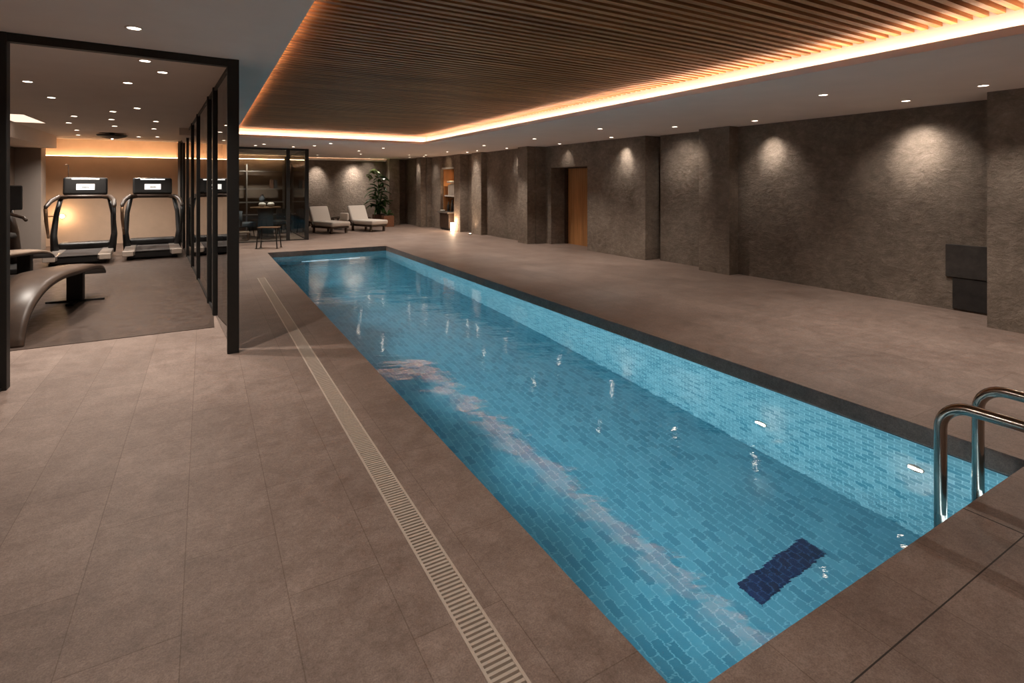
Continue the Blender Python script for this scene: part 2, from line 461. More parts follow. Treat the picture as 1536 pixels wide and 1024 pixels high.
# ------------------------------------------------------------------ walls
W_ = 9.4
w = MB()
w.box(8.3, 2.52, 0, W_, 6.25, CZ); w.box(8.3, 6.25, 0, W_, 6.95, CZ); w.box(8.36, 6.95, 0, W_, 8.2, CZ)
w.box(8.45, 8.38, 0, W_, 10.72, CZ).box(9.1, 8.2, 0, W_, 8.38, CZ)
w.box(8.75, 10.72, 0, W_, 11.92, CZ)
w.box(8.1, 11.92, 0, W_, 12.2, CZ); w.box(7.8, 12.2, 0, W_, 15.7, CZ)
w.box(7.8, 15.7, 0, W_, 17.0, CZ)
w.box(7.55, 17.0, 0, W_, 17.08, CZ)
w.box(8.15, 17.08, 0, W_, 18.1, CZ)
w.box(7.55, 17.08, 2.18, 8.15, 18.1, CZ)
w.box(7.45, 18.1, 0, W_, 19.0, CZ); w.box(7.3, 19.0, 0, W_, 20.0, CZ); w.box(7.2, 20.0, 0, W_, 21.3, CZ)
struct('wall_right', w, M['wall'])
struct('wall_right.001', MB().box(8.1, 8.38, 0, 8.45, 10.35, CZ).box(8.1, 10.35, 2.06, 8.75, 11.92, CZ).box(8.45, 10.35, 0, 8.75, 10.72, 2.06), M['pier'])
for x, y0, y1 in ((7.62, YB, 2.52), (8.05, 6.25, 6.92), (7.55, 12.25, 12.75), (7.62, 15.15, 15.85), (7.5, 16.5, 17.0), (7.1, 19.2, 19.7)):
    struct('pillar', MB().box(x, y0, 0, {True: 8.3}.get(False, 8.29) if y1 < 8 else 7.8, y1, CZ), M['pier'])
struct('wall_back', MB().box(-.45, 21.5, 0, 6.6, 21.9, CZ), M['wall'])
struct('pillar', MB().box(6.42, 20.95, 0, 6.85, 21.5, CZ), M['pier'])
struct('wall_back.001', MB().box(6.85, 21.3, 0, 8, 21.9, CZ), M['wall'])
struct('wall_front', MB().box(-4.2, YB - .2, 0, 9.4, YB, TOP), M['beige'])
struct('wall_left', MB().box(-4.2, YB, 0, -3.9, 18.2, TOP), M['brownwall'])
gb = MB()
gb.box(-3.9, 18.0, .0, -.45, 18.5, 2.36)
gb.box(-3.9, 18.18, 2.36, -.45, 18.5, TOP)
struct('wall_gym_back', gb, M['beige'])
struct('wall_gym_right', MB().box(-.62, 17.2, 0, -.45, 18.5, TOP), M['greypier'])
struct('wall_lounge_left', MB().box(-.45, 16.6, 0, -.3, 21.5, CZ), M['greypier'])
struct('pillar', MB().box(-3.9, 16.9, 0, -3.42, 17.35, LZ), M['greypier'])
# lip of the far light cove
struct('trim_2', MB().box(2.7, 21.30, 2.545, 6.42, 21.32, 2.60).box(2.7, 21.32, 2.545, 6.42, 21.5, 2.56), M['ceil'])
tag(MB().box(2.75, 21.36, 2.5605, 6.4, 21.38, 2.575).build('led_strip', M['leddim']), 'thin warm light strip along the top of the far wall above the loungers', 'light strip')
tag(MB().box(-3.85, 18.08, 2.362, -.66, 18.10, 2.372).build('led_strip', M['ledsoft']), 'glowing amber light strip along the gym back wall behind the treadmills', 'light strip')
tag(MB().box(-3.4, 17.80, 2.80, -.66, 17.815, 2.81).build('led_strip', M['ledsoft']), 'upper amber light line where the gym ceiling meets its back wall', 'light strip')

# door in the right wall
d = struct('door_1', MB().box(8.60, 10.74, .0, 8.66, 11.82, 2.05), M['doorwood'])
struct('door_frame', MB().box(8.54, 11.82, 0, 8.75, 11.92, 2.06).box(8.56, 10.74, 2.035, 8.60, 11.82, 2.06), M['darkwood'], d)
struct('door_handle', MB().tube([(8.60, 10.86, .75), (8.56, 10.86, .78), (8.56, 10.86, 1.55), (8.60, 10.86, 1.58)], .012, 8), M['black'], d)

# low slabs for an unidentified dark patch at the right wall's end
pn = empty('dark_wall_patch', (8.3, 2.95, 0), 0, 'low dark square patch on the right wall beside the nearest pillar', 'wall panel')
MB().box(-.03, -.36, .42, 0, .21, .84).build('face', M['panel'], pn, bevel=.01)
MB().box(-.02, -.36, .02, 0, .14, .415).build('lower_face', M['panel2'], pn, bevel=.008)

# ------------------------------------------------------------------ partition and portal frame
e = empty('portal_frame', (.24, 5.75, 0), 0, 'black steel doorway frame with two posts and a top beam at the gym entrance', 'doorway frame')
MB().box(-.05, -.05, 0, .05, .05, LZ).build('post', M['black'], e, bevel=.004)
MB().box(-1.66, -.19, 0, -1.57, -.10, LZ).build('post', M['black'], e, bevel=.004)
q = MB(); q.box(-1.6, -.035, LZ - .07, .0, .035, LZ, rot=Matrix.Rotation(R(5.2), 3, 'Z'), c=(0, 0, LZ - .03)); q.build('beam', M['black'], e)
MB().box(-1.72, -.55, 0, -1.60, -.05, .025).build('foot_plate', M['black'], e, bevel=.004)

def ppt(y): return Vector((.24 - .068 * (y - 5.8), y, 0))
seq = [5.86, 7.55, 8.35, 10.5, 12.1, 13.9, 15.6, 17.15]
plabs = ['glass partition panel nearest the camera, clear pane behind the tall black post',
         'narrow glass partition panel, second behind the tall black post',
         'framed glass partition panel, third behind the tall black post',
         'framed glass partition panel halfway along the gym side',
         'framed glass partition panel level with the end of the near treadmill belt',
         'framed glass partition panel beside the right treadmill',
         'farthest glass partition panel, ending at the grey gym pier']
ang = math.atan(.068)
for i in range(7):
    a, b2 = ppt(seq[i]), ppt(seq[i + 1]); L = (b2 - a).length
    e = empty('glass_partition_panel', a, ang, plabs[i], 'glass panel', 'panels of the glass partition along the gym')
    H = LZ - .002
    MB().box(-.008, .03, .012, .008, L - .02, H - .03).build('pane', M['glass'], e)
    fr = MB()
    wj = .085 if i in (0, 1, 2, 3) else .07
    fr.box(-.035, L - wj - .01, .0, .035, L - .01, H)
    if i: fr.box(-.03, .0, 0, .03, .05, H)
    fr.box(-.02, .02, H - .04, .02, L - .02, H)
    if i: fr.box(-.02, .02, 0, .02, L - .02, .03)
    fr.build('frame', M['black'], e)

# lounge glazing
e = empty('glass_screen', (-.1, 16.45, 0), 0, 'black framed glass front enclosing the lounge room at the far end', 'glass screen')
fr = MB(); LH = CZ - .001
fr.box(0, -.03, LH - .05, 2.70, .03, LH)
fr.build('top_frame', M['black'], e)
MB().box(0, -.02, 0, 2.70, .02, .02).build('sill', M['black'], e)
MB().box(2.64, -.05, 0, 2.74, .05, LH).build('corner_post', M['black'], e)
MB().box(2.14, -.04, 0, 2.23, .04, LH).build('post', M['black'], e)
MB().box(0, -.006, .02, 2.14, .006, LH - .05).build('pane', M['glass2'], e)
MB().box(2.23, -.006, .02, 2.64, .006, LH - .05).build('pane', M['glass2'], e)
MB().box(2.684, .05, .02, 2.696, 5.0, LH - .05).build('side_pane', M['glass2'], e)
MB().box(2.67, .05, 0, 2.71, 5.0, .02).build('side_rail', M['black'], e)
MB().box(2.67, .05, LH - .05, 2.71, 5.0, LH).build('side_rail', M['black'], e)

# ------------------------------------------------------------------ downlights
def downlight(x, y, z, label, group, proto=[None]):
    if proto[0] is None:
        e = empty('ceiling_downlight', (x, y, z), 0)
        MB().lathe([(.060, 0), (.060, -.006), (.045, -.006), (.043, 0)], seg=20).build('trim_ring', M['ceil'], e, smooth=True)
        MB().lathe([(0, -.003), (.043, -.003), (.043, 0)], seg=20).build('lens', M['lens'], e)
        proto[0] = e
    else:
        e = copy_tree(proto[0])
    e.location = (x, y, z)
    tag(e, label, 'ceiling light', group)
    return e

GL, GR = 'recessed downlights over the gym side', 'recessed downlights over the pool side'
left = [(-.46, 4.94, 'recessed downlight nearest the camera, in front of the portal beam', 11),
 (-.49, 6.19, 'round downlight just behind the portal beam, left of a close twin', 13),
 (-.38, 6.73, 'bright round downlight behind the portal beam closest to the glass partition', 0),
 (-.77, 7.63, 'yellowish downlight below and left of the pair behind the portal beam', 17),
 (-1.76, 8.11, 'leftmost large downlight on the gym ceiling', 17),
 (-.90, 10.08, 'medium downlight at mid gym ceiling straight above the right treadmill', 17),
 (-1.80, 9.43, 'second downlight of the left row on the gym ceiling', 0),
 (-1.95, 11.8, 'third downlight of the left row, above the left treadmill', 14),
 (-2.25, 13.12, 'small downlight between the left row and the ceiling light panel', 0),
 (-1.46, 12.06, 'small downlight in the middle of the gym ceiling in front of the black ceiling dish', 8),
 (-.78, 12.02, 'small downlight on the gym ceiling nearest the far part of the glass partition', 0),
 (-.92, 13.62, 'small round downlight right behind the one near the partition', 8),
 (-1.28, 10.74, 'tiny bright spot alone on the mid gym ceiling', 0),
 (-2.40, 14.79, 'faint downlight toward the back left of the gym ceiling', 24),
 (-1.57, 13.40, 'amber spot on the gym ceiling just in front of the black dish', 0),
 (-1.40, 16.08, 'tiny downlight right of the black dish near the amber wall glow', 24),
 (-1.00, 15.85, 'tiny downlight near the glowing wall, farthest right on the gym ceiling', 0),
 (-2.60, 16.2, 'tiny downlight left of the black dish near the amber wall glow', 24)]
for x, y, lab, en in left:
    e = downlight(x, y, LZ, lab, GL)
    if en:
        sp = spot('downlight_lamp', (x, y, LZ - .02), (x, y, 0), en * 5, 130, 1); 
right = [
 (6.20, 3.54, 'large recessed downlight alone in the middle of the near right ceiling strip', (6.2, 3.54, 0), 62, 112),
 (7.53, 3.28, 'recessed downlight above the large lit patch of the nearest right wall bay', (8.3, 3.45, 2.05), 62, 44),
 (7.07, 2.37, 'brightest recessed downlight beside the nearest right pillar', (6.6, 2.2, 0), 24, 110),
 (7.75, 5.53, 'recessed downlight over the lit patch just past the nearest wall bay seam', (8.3, 5.58, 2.16), 30, 42),
 (7.31, 6.82, 'recessed downlight in front of the broad smooth wall pillar', (8.3, 7.5, 2.12), 38, 40),
 (7.72, 9.02, 'recessed downlight against the wall left of the dark recess', (8.1, 8.95, 2.2), 20, 46),
 (6.37, 7.76, 'recessed downlight out in the ceiling strip left of the dark recess', (6.37, 7.76, 0), 62, 112),
 (7.80, 11.1, 'recessed downlight above the wooden door', (8.3, 11.2, 1.9), 5, 70),
 (6.47, 10.19, 'recessed downlight out in the ceiling strip left of the wooden door', (6.47, 10.19, 0), 62, 112),
 (6.41, 12.58, 'recessed downlight nearest the far right corner of the glowing cove', (6.41, 12.58, 0), 62, 112),
 (7.45, 13.2, 'recessed downlight over the lit patch left of the wooden door', (7.8, 13.0, 2.15), 12, 50),
 (7.2, 14.6, 'tiny recessed downlight beside the one left of the wooden door', None, 0, 0),
 (7.3, 15.5, 'recessed downlight over the lit pillar right of the towel niche', (7.62, 15.5, 1.9), 12, 55),
 (6.65, 15.6, 'recessed downlight just in front of the towel niche', (6.65, 15.6, 0), 55, 118),
 (7.0, 18.6, 'recessed downlight left of the towel niche', (7.45, 18.5, 1.8), 8, 60),
 (6.7, 17.6, 'faint recessed downlight above the towel niche entrance', None, 0, 0),
 (6.16, 17.79, 'recessed downlight in the far right ceiling between niche and loungers', (6.16, 17.79, 0), 55, 118),
 (6.75, 19.45, 'recessed downlight over the narrow lit pillar left of the towel niche', (7.1, 19.45, 2.1), 9, 50),
 (6.15, 20.9, 'recessed downlight over the tall plant', (5.85, 20.9, 1.9), 40, 60),
 (4.40, 14.92, 'recessed downlight close behind the far cove, nearest the pool end', (4.4, 14.92, 0), 55, 118),
 (4.60, 18.23, 'recessed downlight above and in front of the right lounger', (4.6, 18.2, 0), 34, 120),
 (4.10, 16.47, 'faint recessed downlight between the loungers and the far cove', None, 0, 0),
 (5.1, 21.05, 'bright small downlight over the lit wall behind the right lounger', (5.15, 21.5, 1.75), 62, 60),
 (5.6, 20.9, 'flat bright downlight at the far wall left of the tall plant', (5.7, 21.5, 2.2), 8, 60),
 (2.76, 13.9, 'recessed downlight behind the far cove, right of the lounge glass front', (2.76, 13.9, 0), 70, 135),
 (3.40, 19.39, 'recessed downlight right of the lounge corner post', None, 0, 0),
 (2.54, 14.9, 'pale recessed downlight just above the lounge corner post', None, 0, 0),
 (2.12, 15.63, 'recessed downlight over the narrow pane of the lounge front', None, 0, 0),
 (1.33, 14.98, 'recessed downlight above the lounge glass front, right of a close twin', (1.3, 14.9, 0), 70, 135),
 (1.18, 15.61, 'recessed downlight above the lounge glass front beside the black post', None, 0, 0),
 (3.72, 21.05, 'small downlight over the lit wall behind the left lounger', (3.75, 21.5, 1.75), 58, 60),
]
for x, y, lab, tgt, en, size in right:
    downlight(x, y, CZ, lab, GR)
    if en: spot('downlight_lamp', (x, y, CZ - .02), tgt, en, size, 1 if size < 100 else .6)
    if en and size < 62 and x > 5: spot('downlight_lamp', (x, y, CZ - .02), (tgt[0], tgt[1], tgt[2] - .55), en * .55, size + 42, 1)
# fill downlights added out of view, behind and above the viewpoint
for x, y, z, en in ((.36, 2.3, LZ, 38), (-2.6, 3.2, LZ, 10), (.36, -.4, LZ, 46), (-2.4, -1.2, LZ, 12), (6.0, .3, CZ, 62), (7.2, -1.8, CZ, 30)):
    downlight(x, y, z, 'added fill downlight in the ceiling behind the viewpoint', 'added fill downlights behind the viewpoint')
    spot('downlight_lamp', (x, y, z - .02), (x, y, 0), en, 140, .6)

for x, y, lab in ((.36, 9.0, 'added fill downlight on the soffit strip outside the glass partition, hidden by the tall post'), (.49, 11.9, 'farther added fill downlight on the soffit strip outside the glass partition')):
    downlight(x, y, LZ, lab, GL); spot('downlight_lamp', (x, y, LZ - .02), (x, y, 0), 42, 120, .6)  # unseen lamps added to brighten the deck left of the pool

# ceiling dish and light panel over the gym
e = empty('ceiling_speaker', (-1.85, 15.4, LZ), 0, 'black shallow dish hanging under the gym ceiling before the amber wall', 'ceiling speaker')
MB().lathe([(0, -.12), (.12, -.115), (.26, -.075), (.30, -.045), (.29, -.035), (0, -.03)], seg=28).build('dish', M['blackmat'], e, smooth=True)
MB().tube([(0, 0, 0), (0, 0, -.04)], .05, 14).build('mount', M['blackmat'], e)
MB().lathe([(0, -.135), (.018, -.132), (.02, -.118), (0, -.115)], seg=12).build('status_light', M['lens'], e)
e = empty('ceiling_light_panel', (-3.45, 12.6, LZ), 0, 'glowing rectangular ceiling panel with a boxed edge at the left of the gym', 'ceiling light')
MB().box(-.44, .75, -.30, .33, 4.25, -.0).build('box', M['ceil'], e)
MB().box(.36, -.75, -.012, .84, .72, 0).build('frame', M['ceil'], e)
MB().box(.38, -.73, -.014, .82, .70, -.012).build('diffuser', M['panel_glow'], e)

# ------------------------------------------------------------------ pool ladder handrail
e = empty('pool_handrail', (3.35, 1.30, 0), 0, 'polished steel pool ladder handrails curving over the near right edge', 'handrail')
for dx in (0, .46):
    pts = [(dx, 0, -.95), (dx, 0, .33)]
    pts += [(dx, -.13 + .13 * math.cos(a), .33 + .13 * math.sin(a)) for a in [R(t) for t in range(10, 91, 10)]]
    pts += [(dx, -.60, .46)]
    pts += [(dx, -.60 - .1 * math.sin(a), .36 + .1 * math.cos(a)) for a in [R(t) for t in range(15, 91, 15)]] + [(dx, -.70, .0)]
    MB().tube(pts, .0285, 16).build('rail', M['steel'], e, smooth=True)
    MB().lathe([(.0, 0), (.055, 0), (.055, .008), (.032, .016), (0, .016)], (dx, -.70, 0), 20).build('flange', M['steel'], e, smooth=True)
for z in (-.42, -.72):
    MB().box(.03, -.04, z, .43, .04, z + .03).build('step', M['steel'], e, bevel=.005)

# ------------------------------------------------------------------ stool by the far end
e = empty('stool', (1.42, 14.75, 0), R(-25), 'low dark open-frame stool with bright feet at the far left pool corner', 'stool')
MB().box(-.24, -.15, .515, .24, .15, .535).build('seat', M['bronze'], e, bevel=.005)
for sx in (-1, 1):
    for sy in (-1, 1):
        lg_ = MB().tube([(sx * .21, sy * .12, .51), (sx * .25, sy * .15, .012)], .016, 8).build('leg', M['black'], e)
        MB().lathe([(0, 0), (.032, 0), (.03, .014), (0, .02)], (sx * .25, sy * .15, 0), 12).build('foot', M['steel'], lg_)
MB().tube([(-.235, -.14, .22), (.235, -.14, .22)], .008, 6).build('stretcher', M['greymetal'], e)

# ------------------------------------------------------------------ treadmills
def treadmill(loc, rz, label):
    e = empty('treadmill', loc, rz, label, 'treadmill', 'treadmills facing the gym back wall')
    MB().box(-.43, .05, .04, .43, 1.75, .17).build('deck', M['blackmat'], e, bevel=.02)
    MB().box(-.31, .03, .17, .31, 1.45, .188).build('belt', M['rubber'], e, bevel=.006)
    for sx in (-1, 1):
        MB().box(sx * .52 if sx < 0 else .31, .02, .10, -.31 if sx < 0 else .52, 1.45, .195).build('side_rail', M['greymetal'], e, bevel=.015)
        MB().box(sx * .53 if sx < 0 else .34, -.03, .09, -.34 if sx < 0 else .53, .06, .20).build('end_cap', M['grate'], e, bevel=.012)
        MB().box(sx * .40 - .05, .1, 0, sx * .40 + .05, .25, .045).build('foot', M['rubber'], e)
        MB().tube([(sx * .48, 1.22, .12), (sx * .52, 1.36, .5), (sx * .49, 1.50, .95), (sx * .42, 1.58, 1.32)], [.095, .075, .058, .055], 14, flat=.8).build('upright', M['blackmat'], e, smooth=True)
        MB().tube([(sx * .30, 1.50, 1.33), (sx * .44, 1.40, 1.33), (sx * .53, 1.05, 1.25), (sx * .555, .66, 1.15), (sx * .555, .60, 1.11)], [.035, .045, .045, .038, .026], 12).build('handlebar', M['darkwood'], e, smooth=True)
        MB().tube([(sx * .555, .60, 1.11), (sx * .555, .66, .86), (sx * .53, .76, .50)], [.034, .032, .022], 10).build('lever', M['bronze'] if sx < 0 else M['blackmat'], e, smooth=True)
    MB().box(-.46, 1.40, .17, .46, 1.80, .33).build('motor_hood', M['blackmat'], e, bevel=.05, seg=3)
    MB().tube([(-.44, 1.55, 1.30), (-.3, 1.50, 1.33), (.3, 1.50, 1.33), (.44, 1.55, 1.30)], .045, 10).build('crossbar', M['darkwood'], e, smooth=True)
    rot = Matrix.Rotation(R(-12), 3, 'X'); cc = (0, 1.6, 1.56)
    con = MB().box(-.39, 1.55, 1.36, .39, 1.66, 1.76, rot=rot, c=cc).build('console', M['blackmat'], e, bevel=.045, seg=4)
    MB().box(-.16, 1.543, 1.47, .16, 1.551, 1.60, rot=rot, c=cc).build('screen', M['screen'], con)
    mk = MB()
    for k in range(5): mk.box(-.05 + k * .024, 1.540, 1.50, -.036 + k * .024, 1.543, 1.55, rot=rot, c=cc)
    mk.build('readout', M['charcoal'], con)
    MB().box(-.24, 1.541, 1.705, .24, 1.551, 1.725, rot=rot, c=cc).build('light_bar', M['screenstrip'], con)
    return e
t1 = treadmill((-2.17, 13.45, .006), R(4), 'black treadmill on the left, seen with its bronze left lever')
MB().tube([(-.30, 1.62, 1.70), (-.30, 1.62, 2.02), (-.33, 1.58, 2.04), (-.35, 1.56, 2.02)], .010, 6).build('cable_arm', M['darkwood'], t1)
t2 = treadmill((-.95, 13.75, .006), R(4), 'black treadmill on the right, beside the glass partition')

# ------------------------------------------------------------------ curved gym benches
def bench(loc, rz, mat, label):
    e = empty('curved_bench', loc, rz, label, 'bench', 'curved benches at the left of the gym')
    # profile runs along local +y from the foot to the raised tip
    prof = [(0, .0), (.03, .12), (.12, .30), (.30, .45), (.60, .56), (1.0, .60), (1.5, .58), (2.0, .545), (2.45, .50), (2.75, .44), (2.88, .38)]
    def sm(p):
        out = []
        for i in range(len(p) - 1):
            p0 = p[max(i - 1, 0)]; p1 = p[i]; p2 = p[i + 1]; p3 = p[min(i + 2, len(p) - 1)]
            for t in (0, .25, .5, .75):
                out.append(tuple(.5 * ((2 * b_) + (-a_ + c_) * t + (2 * a_ - 5 * b_ + 4 * c_ - d_) * t * t + (-a_ + 3 * b_ - 3 * c_ + d_) * t ** 3) for a_, b_, c_, d_ in zip(p0, p1, p2, p3)))
        return out + [p[-1]]
    pr = sm(prof)
    rows = []
    for k, (y, z) in enumerate(pr):
        t = y / 2.9; hw = .12 + .16 * min(1, t * 2.2) - .10 * max(0, t - .5)
        rows.append([(xx * hw, y, z - .03 * abs(xx) ** 2 * (1 if k > 3 else 0)) for xx in (-1, -.6, -.2, .2, .6, 1)])
    MB().sheet(rows, -.04).build('seat', mat, e, smooth=True, bevel=0)
    rows = [[(xx * (.10 + .13 * min(1, y / 1.3)), y + .05, max(z - .066, 0)) for xx in (-1, 0, 1)] for y, z in pr[3:]]
    MB().sheet(rows, -.03).build('underframe', M['blackmat'], e, smooth=True)
    MB().box(-.09, 2.30, .02, .09, 2.42, .45).build('pedestal', M['blackmat'], e, bevel=.01)
    MB().box(-.32, 2.33, 0, .32, 2.39, .025).box(-.04, 2.05, 0, .04, 2.62, .025).build('base', M['blackmat'], e, bevel=.005)
    return e
bench((-1.66, 6.95, .006), R(-3.4), M['leather'], 'brown curved bench sweeping up from the floor in the gym foreground')
bench((-2.85, 9.5, .006), R(-6), M['paleleather'], 'pale curved bench behind the brown one, below the left treadmill')

# exercise machine behind the left post
e = empty('exercise_machine', (-3.06, 12.95, .006), R(10), 'dark exercise machine with black screen at the left gym wall', 'exercise machine')
MB().box(-.25, -.35, 0, .25, .75, .10).build('base', M['blackmat'], e, bevel=.02)
MB().tube([(.05, .6, .1), (.02, .55, .7), (-.05, .45, 1.15)], [.10, .085, .07], 12).build('column', M['leather'], e, smooth=True)
MB().box(-.32, .34, 1.12, .16, .42, 1.58).build('screen', M['blackmat'], e, bevel=.02)
MB().lathe([(0, 0), (.13, .01), (.16, .05), (.14, .1), (0, .13)], (-.05, -.15, .62), 16).build('seat', M['charcoal'], e, smooth=True)
MB().tube([(-.05, -.15, .1), (-.05, -.15, .63)], .035, 10).build('seat_post', M['greymetal'], e)
MB().tube([(-.25, .25, .98), (-.05, .35, 1.06), (.18, .22, .98), (.22, .05, .94)], .03, 8).build('handlebar', M['leather'], e, smooth=True)

# gym wall light
e = empty('wall_light', (-3.2, 17.985, .78), 0, 'small warm glowing lamp low on the gym back wall left of the treadmills', 'wall light')
MB().box(-.45, -.012, -.012, -.05, .01, .012).build('arm', M['steel'], e)
MB().tube([(0, .01, 0), (0, -.05, 0)], .03, 12).build('mount', M['steel'], e)
bm_ = MB(); bmesh.ops.create_uvsphere(bm_.bm, u_segments=16, v_segments=10, radius=.05, matrix=Matrix.Translation((0, -.09, 0))); bm_.build('bulb', M['lamp'], e, smooth=True)
pl = bpy.data.lights.new('wall_lamp', 'POINT'); pl.energy = 5; pl.color = (1, .62, .32); pl.shadow_soft_size = .05
po = bpy.data.objects.new('wall_lamp', pl); po.location = (-3.2, 17.8, .78); COL.objects.link(po)

# ------------------------------------------------------------------ loungers
def lounger(loc, rz, label, extra=False):
    e = empty('lounge_chair', loc, rz, label, 'lounge chair', 'cream lounge chairs at the far wall')
    MB().box(-.02, -.34, .17, 1.12, .34, .23).build('frame', M['darkwood'], e, bevel=.02)
    for x, y in ((.06, -.28), (.06, .28), (1.02, -.28), (1.02, .28)):
        MB().box(x - .035, y - .03, 0, x + .035, y + .03, .18).build('leg', M['darkwood'], e, bevel=.006)
    MB().box(.10, -.36, .235, 1.17, .36, .39).build('seat_cushion', M['cream'], e, bevel=.055, seg=4)
    MB().box(-.02, -.36, .32, .14, .36, .90, rot=Matrix.Rotation(R(-24), 3, 'Y'), c=(.06, 0, .34)).build('back_cushion', M['cream'], e, bevel=.05, seg=4)
    ar = MB()
    ar.tube([(-.12, -.38, .20), (-.05, -.40, .36), (.12, -.40, .34), (.22, -.39, .20)], .045, 10)
    ar.build('arm', M['darkwood'], e, smooth=True)
    MB().tube([(-.2, .39, .20), (-.05, .40, .42), (.2, .40, .42), (.3, .39, .20)], .035, 10).build('arm', M['darkwood'], e, smooth=True)
    if extra:
        MB().box(.68, .27, .40, 1.08, .37, .66).build('side_cushion', M['cream'], e, bevel=.045, seg=4)
    return e
lounger((3.42, 18.95, 0), R(-66), 'cream cushioned lounge chair on the left with an extra side cushion', True)
lounger((4.74, 19.1, 0), R(-66), 'cream cushioned lounge chair on the right beside the tall plant')
for x, y, lab in ((4.18, 19.75, 'small dark round side table between the two cream lounge chairs'), (2.93, 20.2, 'small dark round side table left of the left lounge chair')):
    e = empty('side_table', (x, y, 0), 0, lab, 'side table', 'small dark side tables by the loungers')
    MB().lathe([(0, .40), (.22, .40), (.22, .43), (0, .43)], seg=24).build('tabletop', M['darkwood'], e)
    MB().lathe([(0, 0), (.15, 0), (.14, .02), (.025, .03), (.025, .40), (0, .40)], seg=16).build('pedestal', M['blackmat'], e)
e = MB().box(-.13, -.1, 0, .13, .1, .15).build('folded_towel', M['white'], bevel=.03, seg=3, loc=(2.93, 20.2, .43))
tag(e, 'white folded towel on the small table left of the loungers', 'towel')

# ------------------------------------------------------------------ plant
def leaf(mb, base, az, length, lift, width, droop=.5, n=6):
    dirh = Vector((math.cos(az), math.sin(az), 0)); side = Vector((-math.sin(az), math.cos(az), 0))
    rows = []
    for i in range(n + 1):
        t = i / n
        p = Vector(base) + dirh * length * t + Vector((0, 0, lift * t - droop * length * t * t))
        wv = width * math.sin(PI * min(1, t * .92 + .06)) ** .8
        rows.append([p - side * wv + Vector((0, 0, .03)), p, p + side * wv + Vector((0, 0, .03))])
    mb.sheet(rows, .003)
e = empty('potted_plant', (5.95, 20.8, 0), 0, 'tall green leafy plant in a dark brown planter at the far wall', 'plant')
MB().box(-.2, -.2, 0, .2, .2, .44).build('planter', M['terra'], e, bevel=.01)
MB().box(-.17, -.17, .43, .17, .17, .45).build('soil', M['soil'], e)
st = MB()
for k in range(6):
    a = k * 1.05; st.tube([(.05 * math.cos(a), .05 * math.sin(a), .4), (.10 * math.cos(a), .10 * math.sin(a), 1.0), (.2 * math.cos(a + .2), .2 * math.sin(a + .2), 1.5 + .13 * k)], [.02, .016, .008], 6)
st.build('stems', M['leaf'], e)
lf = MB()
for k in range(46):
    z = random.uniform(.55, 1.5); a = random.uniform(0, 2 * PI)
    if math.sin(a) > .3: a = -a
    r = random.uniform(.02, .12)
    leaf(lf, (r * math.cos(a), r * math.sin(a), z), a, random.uniform(.3, .5), random.uniform(.1, .4), random.uniform(.045, .085), random.uniform(.3, .9))
for k in range(16):
    a = random.uniform(PI * .9, 2.1 * PI)
    leaf(lf, (.1, 0, random.uniform(1.55, 2.0)), a, random.uniform(.2, .38), random.uniform(.0, .3), random.uniform(.06, .1), .6)
lf.build('leaves', M['leaf'], e)
lf = MB()
for k in range(16):
    a = random.uniform(PI * .85, 2.0 * PI)
    leaf(lf, (-.22 + random.uniform(-.1, .1), -.05, random.uniform(1.85, 2.2)), a, random.uniform(.16, .3), random.uniform(-.05, .2), random.uniform(.06, .1), .5)
lf.build('upper_leaves', M['leaf2'], e)
e = empty('planter', (6.1, 20.1, 0), 0, 'square orange-brown planter with low greenery beside the right lounger', 'planter')
MB().box(-.2, -.18, 0, .2, .18, .42).build('box', M['terra2'], e, bevel=.01)
MB().box(-.17, -.15, .41, .17, .15, .43).build('soil', M['soil'], e)
lf = MB()
for k in range(14):
    a = random.uniform(0, 2 * PI); leaf(lf, (0, 0, .42), a, random.uniform(.12, .26), random.uniform(.15, .35), .03, .7)
lf.build('leaves', M['leaf'], e)

# ------------------------------------------------------------------ towel niche
struct('niche_lining', MB().box(8.12, 17.09, 0, 8.148, 18.09, 2.17).box(7.56, 18.07, .0, 8.12, 18.098, 2.17), M['doorwood'])['kind'] = 'structure'
struct('trim_3', MB().box(7.50, 17.08, 2.16, 7.60, 18.1, 2.22), M['cove'])
e = empty('niche_shelf', (7.85, 17.58, 1.2), 0, 'white upper shelf in the towel niche', 'shelf')
MB().box(-.26, -.48, -.02, .26, .48, .02).build('board', M['cream'], e)
MB().box(-.2, -.48, -.06, -.17, .48, -.02).box(.14, -.48, -.06, .17, .48, -.02).build('bracket', M['steel'], e)
e = empty('console_table', (7.72, 17.75, 0), 0, 'dark console table in the towel niche reaching toward the loungers', 'console table')
MB().box(-.40, -.60, .60, .38, .30, .64).build('tabletop', M['greymetal'], e, bevel=.004)
MB().box(-.34, -.56, .08, .34, .26, .60).build('cabinet', M['darkwood'], e, bevel=.006)
MB().box(-.30, -.52, 0, .30, .22, .08).build('plinth', M['blackmat'], e)
tz = 1.22; k = 0
tl = ['leftmost of the rolled white towels standing on the niche shelf', 'second rolled white towel from the left on the niche shelf', 'third rolled white towel from the left on the niche shelf', 'rightmost of the rolled white towels standing on the niche shelf']
for k in range(4):
    t = MB().tube([(0, 0, 0), (0, 0, .36 + .03 * (k % 2)), (0, 0, .40 + .03 * (k % 2))], [.10, .10, .07], 16).build('rolled_towel', M['white'], smooth=True, loc=(7.78, 17.93 - k * .225, tz))
    tag(t, tl[k], 'towel', 'rolled towels on the niche shelf')
t = MB().box(-.16, -.36, 0, .16, .36, .07).build('folded_towel', M['white'], bevel=.02, loc=(7.78, 17.58, 1.66))
tag(t, 'white folded towel lying across the rolled towels in the niche', 'towel')
